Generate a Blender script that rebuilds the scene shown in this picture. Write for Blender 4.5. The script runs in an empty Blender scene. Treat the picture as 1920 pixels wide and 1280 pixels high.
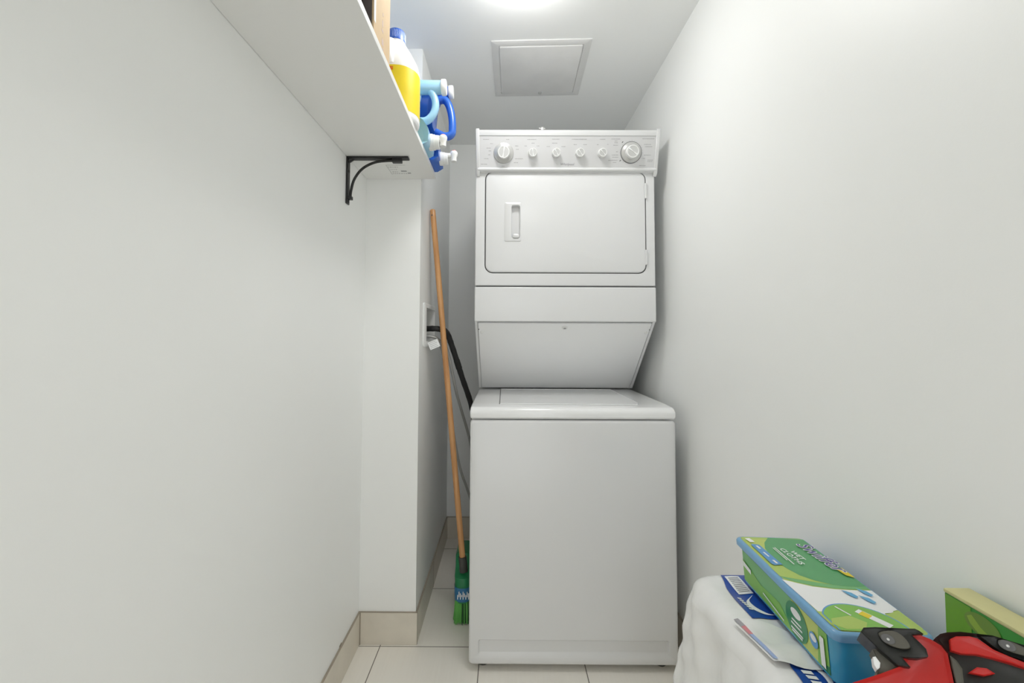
import bpy, bmesh, math, random
from mathutils import Vector, Matrix
random.seed(7)
SC = bpy.context.scene
COL = SC.collection

# ------------------------------------------------------------------ camera, world, exposure
FPX = 800.0
cam_d = bpy.data.cameras.new('camera'); cam = bpy.data.objects.new('camera', cam_d); COL.objects.link(cam)
cam_d.sensor_fit = 'HORIZONTAL'; cam_d.sensor_width = 36.0; cam_d.lens = 36.0 * FPX / 1920.0
cam_d.shift_x = 17.35 / 1920.0; cam_d.shift_y = -43.85 / 1920.0; cam_d.clip_start = 0.02
PITCH, ROLL, YAW = 0.0437, 0.0039, -0.0052
cam.matrix_world = (Matrix.Translation((0, 0, 1.0981)) @ Matrix.Rotation(-YAW, 4, 'Z')
                    @ Matrix.Rotation(math.pi / 2 + PITCH, 4, 'X') @ Matrix.Rotation(ROLL, 4, 'Z'))
SC.camera = cam
WORLD = 2.2          # added fill light that enters through the rear opening
W = bpy.data.worlds.new('world'); SC.world = W; W.use_nodes = True
W.node_tree.nodes['Background'].inputs[0].default_value = (0.81, 0.815, 0.815, 1)
W.node_tree.nodes['Background'].inputs[1].default_value = WORLD
vs = SC.view_settings
vs.view_transform = 'Standard'; vs.look = 'None'; vs.gamma = 1.0; vs.use_curve_mapping = False
vs.exposure = 0.0
SC.cycles.max_bounces = 16; SC.cycles.diffuse_bounces = 12   # a small white room lives on light bouncing around it
LAMP_MAIN = 32.0      # emission of the ceiling lamp in front of the camera
LAMP_REAR = 15.0      # emission of the ceiling lamp behind the camera

# ------------------------------------------------------------------ materials
def mat(name, col, rough=0.5, metal=0.0, bump=0.0, bscale=60.0, vary=0.0, vscale=8.0, emit=0.0, coat=0.0,
        alpha=1.0, trans=0.0, stretch=None, spec=0.5, sss=0.0):
    m = bpy.data.materials.new(name); m.use_nodes = True
    nt = m.node_tree; b = nt.nodes['Principled BSDF']
    b.inputs['Base Color'].default_value = (*col, 1); b.inputs['Roughness'].default_value = rough
    b.inputs['Metallic'].default_value = metal; b.inputs['Coat Weight'].default_value = coat; b.inputs['Coat Roughness'].default_value = .16
    b.inputs['Specular IOR Level'].default_value = spec
    if sss: b.inputs['Subsurface Weight'].default_value = sss; b.inputs['Subsurface Radius'].default_value = (.01, .01, .01)
    if trans: b.inputs['Transmission Weight'].default_value = trans
    if emit:
        b.inputs['Emission Color'].default_value = (1.0, 0.995, 0.98, 1); b.inputs['Emission Strength'].default_value = emit
    tc = nt.nodes.new('ShaderNodeTexCoord'); mp = nt.nodes.new('ShaderNodeMapping')
    nt.links.new(tc.outputs['Object'], mp.inputs[0])
    if stretch: mp.inputs['Scale'].default_value = stretch
    if bump:
        n = nt.nodes.new('ShaderNodeTexNoise'); n.inputs['Scale'].default_value = bscale; n.inputs['Detail'].default_value = 3
        bp = nt.nodes.new('ShaderNodeBump'); bp.inputs['Strength'].default_value = bump; bp.inputs['Distance'].default_value = 0.002
        nt.links.new(mp.outputs[0], n.inputs['Vector']); nt.links.new(n.outputs[0], bp.inputs['Height'])
        nt.links.new(bp.outputs[0], b.inputs['Normal'])
    if vary:
        n = nt.nodes.new('ShaderNodeTexNoise'); n.inputs['Scale'].default_value = vscale; n.inputs['Detail'].default_value = 4
        r = nt.nodes.new('ShaderNodeMapRange'); r.inputs[1].default_value = .3; r.inputs[2].default_value = .7
        r.inputs[3].default_value = 1 - vary; r.inputs[4].default_value = 1 + vary
        mx = nt.nodes.new('ShaderNodeVectorMath'); mx.operation = 'SCALE'; mx.inputs[0].default_value = col
        nt.links.new(mp.outputs[0], n.inputs['Vector']); nt.links.new(n.outputs[0], r.inputs[0])
        nt.links.new(r.outputs[0], mx.inputs['Scale']); nt.links.new(mx.outputs[0], b.inputs['Base Color'])
    return m

def tile_mat():
    m = mat('floor_tile', (.60, .565, .50), .38, bump=.03, bscale=30, stretch=(1, .1, 1))
    nt = m.node_tree; b = nt.nodes['Principled BSDF']; L = nt.links
    tc = nt.nodes.new('ShaderNodeTexCoord'); sp = nt.nodes.new('ShaderNodeSeparateXYZ'); L.new(tc.outputs['Object'], sp.inputs[0])
    def joint(sock, off, per, wid):
        a = nt.nodes.new('ShaderNodeMath'); a.operation = 'SUBTRACT'; a.inputs[1].default_value = off; L.new(sock, a.inputs[0])
        c = nt.nodes.new('ShaderNodeMath'); c.operation = 'PINGPONG'; c.inputs[1].default_value = per / 2; L.new(a.outputs[0], c.inputs[0])
        d = nt.nodes.new('ShaderNodeMath'); d.operation = 'LESS_THAN'; d.inputs[1].default_value = wid / 2; L.new(c.outputs[0], d.inputs[0])
        return d.outputs[0]
    jx = joint(sp.outputs[0], -0.0835, .3555, .0032); jy = joint(sp.outputs[1], 1.5605, .349, .0032)
    mxx = nt.nodes.new('ShaderNodeMath'); mxx.operation = 'MAXIMUM'; L.new(jx, mxx.inputs[0]); L.new(jy, mxx.inputs[1])
    mp = nt.nodes.new('ShaderNodeMapping'); mp.inputs['Scale'].default_value = (60, 2.5, 1); L.new(tc.outputs['Object'], mp.inputs[0])
    n = nt.nodes.new('ShaderNodeTexNoise'); n.inputs['Scale'].default_value = 2.0; n.inputs['Detail'].default_value = 5; L.new(mp.outputs[0], n.inputs['Vector'])
    cr = nt.nodes.new('ShaderNodeMix'); cr.data_type = 'RGBA'; L.new(n.outputs[0], cr.inputs[0])
    cr.inputs[6].default_value = (.81, .775, .71, 1); cr.inputs[7].default_value = (.86, .83, .77, 1)
    mg = nt.nodes.new('ShaderNodeMix'); mg.data_type = 'RGBA'; L.new(mxx.outputs[0], mg.inputs[0]); L.new(cr.outputs[2], mg.inputs[6])
    mg.inputs[7].default_value = (.16, .145, .12, 1); L.new(mg.outputs[2], b.inputs['Base Color'])
    return m

def wood_mat():
    m = mat('broom_wood', (.62, .33, .13), .42, coat=.25)
    nt = m.node_tree; b = nt.nodes['Principled BSDF']; L = nt.links
    tc = nt.nodes.new('ShaderNodeTexCoord'); mp = nt.nodes.new('ShaderNodeMapping'); mp.inputs['Scale'].default_value = (40, 40, 2.2)
    n = nt.nodes.new('ShaderNodeTexNoise'); n.inputs['Scale'].default_value = 1.6; n.inputs['Detail'].default_value = 5
    L.new(tc.outputs['Object'], mp.inputs[0]); L.new(mp.outputs[0], n.inputs['Vector'])
    cr = nt.nodes.new('ShaderNodeValToRGB'); L.new(n.outputs[0], cr.inputs[0])
    cr.color_ramp.elements[0].position = .3; cr.color_ramp.elements[0].color = (.48, .22, .075, 1)
    cr.color_ramp.elements[1].position = .7; cr.color_ramp.elements[1].color = (.66, .36, .15, 1)
    L.new(cr.outputs[0], b.inputs['Base Color'])
    return m

M = {}
M['wall'] = mat('wall_paint', (.885, .893, .883), .42, bump=.05, bscale=180, vary=.006, vscale=3)
M['ceil'] = mat('ceiling_paint', (.895, .903, .897), .6, bump=.1, bscale=160)
M['tile'] = tile_mat()
M['base'] = mat('baseboard_tile', (.69, .645, .56), .4, vary=.05, vscale=14, bump=.04, bscale=40)
M['grout'] = mat('grout', (.34, .30, .24), .9)
M['enamel'] = mat('white_enamel', (.715, .72, .725), .24, coat=.35, bump=.01, bscale=30)
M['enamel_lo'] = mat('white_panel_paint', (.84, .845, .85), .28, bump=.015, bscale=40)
M['gap'] = mat('dark_gap', (.14, .14, .14), .9)
M['enamel_lit'] = mat('white_enamel_lit', (.85, .855, .86), .2, coat=.3)  # lighter copy of the enamel; light reflected onto washer top is in the colour
M['plast'] = mat('white_plastic', (.78, .785, .775), .4)
M['plate'] = mat('silver_print_plate', (.61, .61, .615), .36, metal=.25)
M['silver'] = mat('brushed_silver', (.60, .60, .59), .34, metal=.85)
M['skirt'] = mat('knob_skirt', (.55, .55, .54), .3, metal=.35)
M['mark'] = mat('grey_print', (.33, .33, .34), .6)
M['markd'] = mat('dark_print', (.08, .08, .08), .6)
M['logo'] = mat('logo_print', (.36, .36, .38), .5)
M['hatch'] = mat('hatch_metal', (.74, .74, .735), .38, vary=.03, vscale=12)
M['black'] = mat('black_metal', (.012, .012, .012), .45)
M['rubber'] = mat('black_rubber', (.012, .012, .013), .5, bump=.4, bscale=90)
M['steel'] = mat('braided_steel', (.42, .42, .41), .38, metal=.8, bump=.6, bscale=600)
M['greyhose'] = mat('grey_hose', (.33, .33, .31), .5)
M['shelf'] = mat('shelf_laminate', (.84, .84, .825), .4)
M['wood'] = wood_mat()
M['bgreen'] = mat('broom_cap_green', (.015, .20, .075), .35)
M['fibre'] = mat('bristle_green', (.16, .50, .12), .6)
M['fibred'] = mat('bristle_dark', (.02, .09, .03), .7)
M['ferr'] = mat('ferrule_dark', (.05, .05, .045), .5)
M['lblue'] = mat('label_blue', (.03, .16, .33), .4)
M['white'] = mat('print_white', (.85, .86, .86), .4)
M['jug'] = mat('jug_white', (.86, .87, .88), .3, sss=.15)
M['capblue'] = mat('cap_blue', (.015, .11, .56), .3, coat=.3)
M['yellow'] = mat('label_yellow', (.78, .62, .02), .34, vary=.04, vscale=20, bump=.1, bscale=25)
M['orange'] = mat('label_orange', (.66, .17, .01), .4)
M['sky'] = mat('detergent_light_blue', (.33, .58, .76), .28, coat=.3)
M['royal'] = mat('detergent_blue', (.03, .14, .58), .26, coat=.3)
M['red'] = mat('valve_red', (.55, .03, .03), .4)
M['redish'] = mat('valve_pink', (.75, .22, .22), .4)
M['card'] = mat('cardboard', (.68, .50, .30), .7, vary=.05, vscale=20)
M['purple'] = mat('faded_print', (.60, .46, .42), .7)
M['darkbox'] = mat('dark_plastic', (.022, .015, .013), .9, spec=.08)
M['film'] = mat('white_film', (.82, .82, .81), .26, bump=1.0, bscale=16, stretch=(1, 1.6, .45), coat=.15, vary=.02, vscale=20)
M['navy'] = mat('print_navy', (.008, .065, .36), .3, bump=.2, bscale=24)
M['greyp'] = mat('print_grey', (.35, .34, .36), .5)
M['pinkp'] = mat('print_pink', (.60, .22, .24), .5)
M['bluep'] = mat('print_pale_blue', (.32, .42, .66), .5)
M['lime'] = mat('print_lime', (.42, .57, .12), .3)
M['yolime'] = mat('print_yellow_green', (.52, .62, .14), .3)
M['leaf'] = mat('print_leaf_green', (.10, .36, .14), .3)
M['midg'] = mat('print_mid_green', (.17, .45, .17), .3)
M['bright'] = mat('print_bright_green', (.22, .50, .08), .3)
M['deepg'] = mat('print_deep_green', (.03, .24, .09), .3)
M['boxblue'] = mat('tub_blue', (.05, .34, .56), .25, coat=.3)
M['rimblue'] = mat('rim_blue', (.17, .38, .62), .28, coat=.3)
M['prblue'] = mat('print_blue', (.10, .31, .62), .3)
M['dropb'] = mat('print_drop_blue', (.12, .40, .66), .3)
M['purp'] = mat('print_purple', (.08, .05, .28), .3)
M['cream'] = mat('cream_card', (.60, .57, .28), .55, vary=.04, vscale=20)
M['gface'] = mat('green_card', (.035, .27, .03), .3)
M['gstripe'] = mat('green_stripe', (.14, .34, .03), .3)
M['leafl'] = mat('leaf_mark', (.28, .43, .06), .35)
M['leafs'] = mat('leaf_mark_dark', (.16, .28, .05), .35)
M['toolred'] = mat('case_red', (.52, .012, .008), .35, coat=.15)
M['toolblk'] = mat('case_black', (.012, .013, .011), .38)
M['toolgry'] = mat('case_grey_rubber', (.10, .095, .075), .6)
M['lamp1'] = mat('lamp_glass_front', (.9, .9, .9), .5, emit=LAMP_MAIN)
M['lamp2'] = mat('lamp_glass_rear', (.9, .9, .9), .5, emit=LAMP_REAR)

# ------------------------------------------------------------------ mesh helpers
def rr(cx, cy, w, h, r, n=6):
    """rounded rectangle outline, counter-clockwise"""
    r = max(min(r, w / 2 - 1e-5, h / 2 - 1e-5), 1e-5); out = []
    for (sx, sy, a0) in ((1, 1, 0), (-1, 1, 90), (-1, -1, 180), (1, -1, 270)):
        for k in range(n + 1):
            a = math.radians(a0 + 90 * k / n)
            out.append((cx + sx * (w / 2 - r) + r * math.cos(a), cy + sy * (h / 2 - r) + r * math.sin(a)))
    return out

def circ(r, n=24, cx=0, cy=0, ry=None):
    ry = ry or r
    return [(cx + r * math.cos(2 * math.pi * k / n), cy + ry * math.sin(2 * math.pi * k / n)) for k in range(n)]

def spline(pts, sub=6):
    P = [Vector(p) for p in pts]; Q = [P[0] * 2 - P[1]] + P + [P[-1] * 2 - P[-2]]; out = []
    for i in range(1, len(Q) - 2):
        for k in range(sub):
            t = k / sub; a, b, c, d = Q[i - 1:i + 3]
            out.append(.5 * ((2 * b) + (c - a) * t + (2 * a - 5 * b + 4 * c - d) * t * t + (3 * b - a - 3 * c + d) * t ** 3))
    out.append(P[-1]); return out

class MB:
    def __init__(s): s.v = []; s.f = []; s.m = []
    def add(s, vs_, fs, mi=0):
        o = len(s.v); s.v += [tuple(v) for v in vs_]
        for f in fs: s.f.append([i + o for i in f]); s.m.append(mi)
        return s
    def loft(s, loops, mi=0, cap0=True, cap1=True, closed=False):
        n = len(loops[0]); vs_ = [p for l in loops for p in l]; fs = []
        L = len(loops)
        for i in range(L - 1 + (1 if closed else 0)):
            a, b = i * n, ((i + 1) % L) * n
            for k in range(n):
                k2 = (k + 1) % n; fs.append([a + k, a + k2, b + k2, b + k])
        if cap0 and not closed: fs.append(list(range(n))[::-1])
        if cap1 and not closed: fs.append([(L - 1) * n + k for k in range(n)])
        return s.add(vs_, fs, mi)
    def box(s, x0, x1, y0, y1, z0, z1, bev=0.0, mi=0, seg=2, tf=None):
        bm = bmesh.new(); bmesh.ops.create_cube(bm, size=1)
        for v in bm.verts:
            v.co = Vector(((x0 + x1) / 2 + v.co.x * (x1 - x0), (y0 + y1) / 2 + v.co.y * (y1 - y0), (z0 + z1) / 2 + v.co.z * (z1 - z0)))
        if bev: bmesh.ops.bevel(bm, geom=bm.edges[:], offset=bev, segments=seg, profile=.6, affect='EDGES')
        bm.verts.index_update()
        vs_ = [tf(*v.co) if tf else v.co.copy() for v in bm.verts]
        s.add(vs_, [[v.index for v in f.verts] for f in bm.faces], mi); bm.free(); return s
    def prism(s, poly, tf, d0, d1, bev=0.0, mi=0, nb=3, mfront=None):
        """poly in (a,b); tf(a,b,d) -> point; rounded edges by insetting toward the centroid normals"""
        def inset(pl, t):
            n = len(pl); out = []
            for i in range(n):
                p0, p1, p2 = Vector(pl[i - 1]), Vector(pl[i]), Vector(pl[(i + 1) % n])
                e1 = (p1 - p0).normalized(); e2 = (p2 - p1).normalized()
                n1 = Vector((-e1.y, e1.x)); n2 = Vector((-e2.y, e2.x)); nn = (n1 + n2)
                if nn.length < 1e-6: nn = n1
                nn.normalize(); c = max(.4, nn.dot(n1)); out.append(tuple(p1 + nn * (t / c)))
            return out
        loops = []
        if bev:
            for k in range(nb + 1):
                a = math.pi / 2 * k / nb
                loops.append([tf(a_, b_, d0 + bev * (1 - math.sin(a))) for a_, b_ in inset(poly, bev * (1 - math.sin(math.pi / 2 * k / nb)) if 0 else bev * (1 - math.cos(math.pi / 2 - a)))])
            # second end
            for k in range(nb + 1):
                a = math.pi / 2 * (1 - k / nb)
                loops.append([tf(a_, b_, d1 - bev * (1 - math.sin(a))) for a_, b_ in inset(poly, bev * (1 - math.cos(math.pi / 2 - a)))])
        else:
            loops = [[tf(a_, b_, d0) for a_, b_ in poly], [tf(a_, b_, d1) for a_, b_ in poly]]
        return s.loft(loops, mi)
    def tube(s, path, r, n=12, mi=0, caps=True, radii=None, flat=1.0):
        P = [Vector(p) for p in path]; loops = []; up = None
        for i, p in enumerate(P):
            t = (P[min(i + 1, len(P) - 1)] - P[max(i - 1, 0)]).normalized()
            if up is None: up = t.cross(Vector((0, 0, 1)) if abs(t.z) < .9 else Vector((1, 0, 0))).normalized()
            up = (up - t * up.dot(t)).normalized(); sd = t.cross(up)
            rr_ = radii[i] if radii else r
            loops.append([p + (up * math.cos(2 * math.pi * k / n) * flat + sd * math.sin(2 * math.pi * k / n)) * rr_ for k in range(n)])
        return s.loft(loops, mi, caps, caps)
    def lathe(s, prof, tf, n=24, mi=0, caps=True):
        """prof (r,h); tf(a,b,h)"""
        return s.loft([[tf(r * math.cos(2 * math.pi * k / n), r * math.sin(2 * math.pi * k / n), h) for k in range(n)] for r, h in prof], mi, caps, caps)
    def build(s, name, mats, parent=None, local=False, sharp=40, shift=None):
        me = bpy.data.meshes.new(name)
        o3 = Vector((0, 0, 0))
        if parent is not None and not local:
            r = parent
            while r.parent: r = r.parent
            o3 = Vector(r.location)
        if shift: o3 = Vector(shift)
        me.from_pydata([tuple(Vector(v) - o3) for v in s.v], [], s.f)
        mats = mats if isinstance(mats, (list, tuple)) else [mats]
        for m in mats: me.materials.append(m)
        for p, i in zip(me.polygons, s.m): p.material_index = i; p.use_smooth = True
        bm = bmesh.new(); bm.from_mesh(me); bmesh.ops.recalc_face_normals(bm, faces=bm.faces[:]); bm.to_mesh(me); bm.free()
        me.set_sharp_from_angle(angle=math.radians(sharp)); me.update()
        o = bpy.data.objects.new(name, me); COL.objects.link(o)
        if parent is not None: o.parent = parent
        if shift: o.location = shift
        return o

def root(name, loc, label, cat, rotz=0.0, group=None):
    o = bpy.data.objects.new(name, None); COL.objects.link(o); o.location = loc; o.rotation_euler = (0, 0, rotz)
    o.empty_display_size = .05; o['label'] = label; o['category'] = cat
    if group: o['group'] = group
    return o
def tag(o, label, cat, group=None):
    o['label'] = label; o['category'] = cat
    if group: o['group'] = group
    return o
def struct(o): o['kind'] = 'structure'; return o

def text(name, body, size, m, mtx, parent, local=False, extrude=.0004, shear=0.0, align='LEFT', offset=0.0, sx=1.0):
    cu = bpy.data.curves.new(name, 'FONT'); cu.body = body; cu.size = size; cu.extrude = extrude; cu.shear = shear
    cu.align_x = align; cu.align_y = 'CENTER'; cu.offset = offset; cu.resolution_u = 3
    t = bpy.data.objects.new(name, cu); COL.objects.link(t)
    dg = bpy.context.evaluated_depsgraph_get()
    me = bpy.data.meshes.new_from_object(t.evaluated_get(dg)); bpy.data.objects.remove(t)
    r = parent
    while r.parent: r = r.parent
    off = Matrix.Identity(4) if local else Matrix.Translation(-Vector(r.location))
    me.transform(off @ mtx @ Matrix.Diagonal((sx, 1, 1, 1))); me.materials.clear(); me.materials.append(m)
    o = bpy.data.objects.new(name, me); COL.objects.link(o); o.parent = parent; return o

def frame(o, ax, ay):
    ax = Vector(ax).normalized(); ay = Vector(ay); ay = (ay - ax * ay.dot(ax)).normalized(); az = ax.cross(ay)
    return Matrix(((ax.x, ay.x, az.x, o[0]), (ax.y, ay.y, az.y, o[1]), (ax.z, ay.z, az.z, o[2]), (0, 0, 0, 1)))

XZ = lambda a, b, d: (a, d, b)      # outline in x,z ; depth along y
YZ = lambda a, b, d: (d, a, b)
XY = lambda a, b, d: (a, b, d)

# ------------------------------------------------------------------ the room
XL, XR, XP = -.5205, .6255, -.316
YP, YB, YR = 1.573, 2.383, -1.5
ZC = 2.189
T = .08
struct(MB().box(XL - T, XR + T, YR - T, YB + T, -T, 0).build('floor', M['tile']))
struct(MB().box(XL - T, XR + T, YR - T, YB + T, ZC, ZC + T).build('ceiling', M['ceil']))
struct(MB().box(XL - T, XL, YR - T, YP, 0, ZC).build('wall_left', M['wall']))
struct(MB().box(XR, XR + T, YR - T, YB + T, 0, ZC).build('wall_right', M['wall']))
struct(MB().box(XP - .09, XR, YB, YB + T, 0, ZC).build('wall_back', M['wall']))
# unseen rear wall; its doorway is added to let in the world's fill light
RX0, RX1, RZ = -.36, .46, 2.03
b = MB(); b.box(XL, RX0, YR - T, YR, 0, ZC); b.box(RX1, XR, YR - T, YR, 0, ZC); b.box(RX0, RX1, YR - T, YR, RZ, ZC)
struct(b.build('wall_rear', M['wall']))
b = MB(); b.box(RX0 - .05, RX0, YR, YR + .015, 0, RZ + .05, .002); b.box(RX1, RX1 + .05, YR, YR + .015, 0, RZ + .05, .002); b.box(RX0, RX1, YR, YR + .015, RZ, RZ + .05, .002)
struct(b.build('trim_1', M['plast']))
# boxed-out chase on the left: one L of two faces, with the opening for the outlet box in its side
OB = dict(y0=1.682, y1=1.888, z0=1.078, z1=1.214)
p = MB()
p.box(XL - T, XP - .014, YP, YP + .014, 0, ZC)
ys = [YP, OB['y0'], OB['y1'], YB + T]; zs = [0, OB['z0'], OB['z1'], ZC]
for i in range(3):
    for j in range(3):
        if i == 1 and j == 1: continue
        p.box(XP - .014, XP, ys[i], ys[i + 1], zs[j], zs[j + 1])
struct(p.build('wall_alcove', M['wall']))

BH, BT = .112, .006
def skirting(name, x0, x1, y0, y1, joints=(), cap=.0012):
    b = MB(); b.box(x0, x1, y0, y1, 0, BH, .0008, 0, 1)
    b.box(x0 - (.0006 if x1 - x0 < .1 else 0), x1 + (.0006 if x1 - x0 < .1 else 0), y0 - (.0006 if y1 - y0 < .1 else 0), y1, BH - .0005, BH + cap, 0, 1)
    for j in joints:
        if x1 - x0 < .1: b.box(x0 - .0006, x1 + .0006, j, j + .003, 0, BH, 0, 1)
        else: b.box(j, j + .003, y0 - .0006, y1, 0, BH, 0, 1)
    if name == 'baseboard_left': b.box(XL, XL + .0012, 1.392, 1.408, BH + .001, BH + .007, 0, 1)
    return struct(b.build(name, [M['base'], M['grout']]))
skirting('baseboard_left', XL, XL + BT, YR, YP, (.96, YP - BT - .003))
skirting('baseboard_alcove', XL + BT, XP + BT, YP - BT, YP, (XL + BT,))
skirting('baseboard_alcove_side', XP, XP + BT, YP, YB, (YP, 1.92))
skirting('baseboard_back', XP + BT, XR - BT, YB - BT, YB, ())
skirting('baseboard_right', XR - BT, XR, YR, YB, (1.4,))

# ------------------------------------------------------------------ ceiling lamps (both outside the picture)
def ceiling_lamp(x, y, R, m, label):
    r = root('ceiling_light', (x, y, ZC), label, 'ceiling light', group='round ceiling lights')
    MB().lathe([(R * .55, 0), (R * 1.04, 0), (R * 1.04, -.014), (R * .98, -.018), (R * .5, -.018)], lambda a, b, h: (x + a, y + b, ZC + h), 40).build('base', M['plast'], r)
    prof = [(R * math.cos(t), -.016 - .05 * math.sin(t)) for t in [math.pi / 2 * k / 8 for k in range(9)]]
    prof[-1] = (.002, prof[-1][1])
    MB().lathe(prof, lambda a, b, h: (x + a, y + b, ZC + h), 40).build('lamp_shade', m, r)
ceiling_lamp(.05, 1.175, .12, M['lamp1'], 'round white ceiling light nearest the ceiling hatch')
ceiling_lamp(.19, -.40, .085, M['lamp2'], 'round white ceiling light behind the camera')

# ------------------------------------------------------------------ ceiling hatch
hr = root('access_hatch', (.135, 1.70, ZC), 'square grey metal access hatch set in the ceiling', 'ceiling hatch')
hc = (.135, 1.702); hw, hd = .372, .362
tf = lambda a, b, d: (a + (b - hc[1]) * .045 * .5, b - (a - hc[0]) * .035, ZC - d)
b = MB()
o_ = rr(hc[0], hc[1], hw, hd, .002, 2); i_ = rr(hc[0], hc[1], hw - .054, hd - .050, .003, 2)
b.loft([[tf(*q, 0) for q in o_], [tf(*q, .003) for q in o_], [tf(*q, .004) for q in rr(hc[0], hc[1], hw - .003, hd - .003, .002, 2)],
        [tf(*q, .004) for q in i_], [tf(*q, 0.0) for q in i_]], 0, False, False)
b.build('frame', M['hatch'], hr)
d = MB(); d1 = rr(hc[0], hc[1], hw - .060, hd - .056, .004, 3)
d.loft([[tf(*q, 0) for q in d1], [tf(*q, .007) for q in d1], [tf(*q, .0085) for q in rr(hc[0], hc[1], hw - .064, hd - .060, .004, 3)]])
dd = d.build('hatch_door', M['hatch'], hr)
MB().lathe([(.0075, 0), (.0075, .004), (.005, .0055), (.001, .0055)], lambda a, c, h: (tf(.148 + a, 1.850 + c, .0085 + h)), 20).build('latch', M['silver'], dd)

# ------------------------------------------------------------------ stacked washer and dryer
AX0, AX1 = -.1155, .5745
YW, YD, YK, YE = 1.447, 1.624, 1.94, 2.262
wd = root('washer_dryer', ((AX0 + AX1) / 2, 1.85, 0), 'tall white stacked washer and dryer standing at the back of the closet', 'washer dryer')
cx = (AX0 + AX1) / 2; cw = AX1 - AX0

# washer cabinet with the pressed kick recess at its foot
def slab(mb, x0, x1, z0, z1, yf, yb, r, bev, mi=0, n=5, hole=None):
    """rounded-corner slab standing in x,z whose front is at yf"""
    cx_, cz_, w_, h_ = (x0 + x1) / 2, (z0 + z1) / 2, x1 - x0, z1 - z0
    loops = [[XZ(*q, yb) for q in rr(cx_, cz_, w_, h_, r, n)]]
    for k in range(5):
        a = math.pi / 2 * k / 4; t = bev * (1 - math.cos(a))
        loops.append([XZ(*q, yf + bev * (1 - math.sin(a))) for q in rr(cx_, cz_, w_ - 2 * t, h_ - 2 * t, max(r - t, .0004), n)])
    if hole:
        hx0, hx1, hz0, hz1, hrr, hd_ = hole
        hp = rr((hx0 + hx1) / 2, (hz0 + hz1) / 2, hx1 - hx0, hz1 - hz0, hrr, n)
        loops.append([XZ(*q, yf) for q in hp]); loops.append([XZ(*q, yf + hd_) for q in hp])
        mb.loft(loops, mi, True, False)
    else: mb.loft(loops, mi)
    return mb

b = MB(); z0, z1 = .022, .8182
b.loft([[XZ(*q, YE) for q in rr(cx, (z0 + z1) / 2, cw, z1 - z0, .012, 5)]] +
       [[XZ(*q, YW + .010 * (1 - math.sin(math.pi / 2 * k / 4))) for q in rr(cx, (z0 + z1) / 2, cw - .02 * (1 - math.cos(math.pi / 2 * k / 4)), z1 - z0 - .02 * (1 - math.cos(math.pi / 2 * k / 4)), .012, 5)] for k in range(5)] +
       [[XZ(q[0], max(min(q[1], .103), .052) if 0 else q[1], YW) for q in rr(cx, .078, cw - .062, .052, .006, 5)],
        [XZ(*q, YW + .006) for q in rr(cx, .080, cw - .070, .038, .005, 5)]])
b.build('washer_cabinet', M['enamel'], wd)
b = MB(); b.box(AX0 + .012, AX1 - .012, YW + .03, YE - .01, .79, .835, 0); b.build('seam_backing', M['gap'], wd)  # dark backing behind the seam under the washer top
# washer top with rolled front
def ext_profile(mb, prof, x0, x1, r=.006, mi=0):
    """profile (y,z) extruded across x with softened ends"""
    cyy = sum(q[0] for q in prof) / len(prof); czz = sum(q[1] for q in prof) / len(prof)
    loops = []
    for k in range(4):
        a = math.pi / 2 * k / 3; s_ = r * (1 - math.sin(a))
        loops.append([(x0 + r * (1 - math.sin(a)) if 0 else x0 + r * (1 - math.cos(math.pi / 2 - (math.pi / 2 - a))) , q[0] + (s_ if q[0] < cyy else -s_), q[1] + (s_ if q[1] < czz else -s_)) for q in prof])
    loops = []
    for k in range(4):
        a = math.pi / 2 * k / 3; ins = r * (1 - math.sin(a)); dx = r * (1 - math.cos(a))
        loops.append([(x0 + dx, q[0] + (ins if q[0] < cyy else -ins), q[1] + (ins if q[1] < czz else -ins)) for q in prof][:])
    # order so that the end cap (most inset) is outermost
    seq = []
    for k in range(4):
        a = math.pi / 2 * k / 3; ins = r * (1 - math.sin(a)); dx = r * (1 - math.cos(a))
        seq.append((dx, ins))
    L0 = [[(x0 + dx, q[0] + (ins if q[0] < cyy else -ins), q[1] + (ins if q[1] < czz else -ins)) for q in prof] for dx, ins in seq]
    L1 = [[(x1 - dx, q[0] + (ins if q[0] < cyy else -ins), q[1] + (ins if q[1] < czz else -ins)) for q in prof] for dx, ins in reversed(seq)]
    return mb.loft(L0 + L1, mi)
prof = [(YE, .822), (YW + .006, .822), (YW, .828)]
for k in range(7):
    a = math.radians(90 * k / 6); prof.append((YW + .022 - .022 * math.cos(a), .838 + .022 * math.sin(a)))
prof += [(YW + .10, .862), (YE, .862)]
b = MB(); ext_profile(b, prof, AX0 - .001, AX1 + .001, .007); b.build('washer_top', M['enamel_lit'], wd)
# lid sits a hair proud of the top with a dark groove at the left and front
b = MB(); b.box(-.0195, -.010, 1.515, 1.92, .8600, .8624, 0); b.build('lid_gap', M['gap'], wd)
b = MB()
lp = [(-.0165, 1.508), (.440, 1.500), (.466, 1.508), (.4735, 1.53), (.4735, 1.925), (-.0165, 1.925)]
b.prism(lp, XY, .8615, .8655, .0018); b.build('washer_lid', M['enamel_lit'], wd)
for fx in (AX0 + .045, AX1 - .045):
    for fy in (YW + .05, YE - .06):
        MB().lathe([(.02, 0), (.022, .004), (.016, .012), (.010, .03)], lambda a, c, h: (fx + a, fy + c, h), 16).build('foot', M['ferr'], wd)

# dryer cabinet: side silhouette with the slanted underside
b = MB()
prof = [(YD + .016, 1.862), (YD + .016, 1.16), (YK + .008, .868), (YE, .868), (YE, 1.862)]
ext_profile(b, prof, AX0 + .002, AX1 - .002, .003); b.build('dryer_cabinet', M['enamel'], wd)
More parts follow.
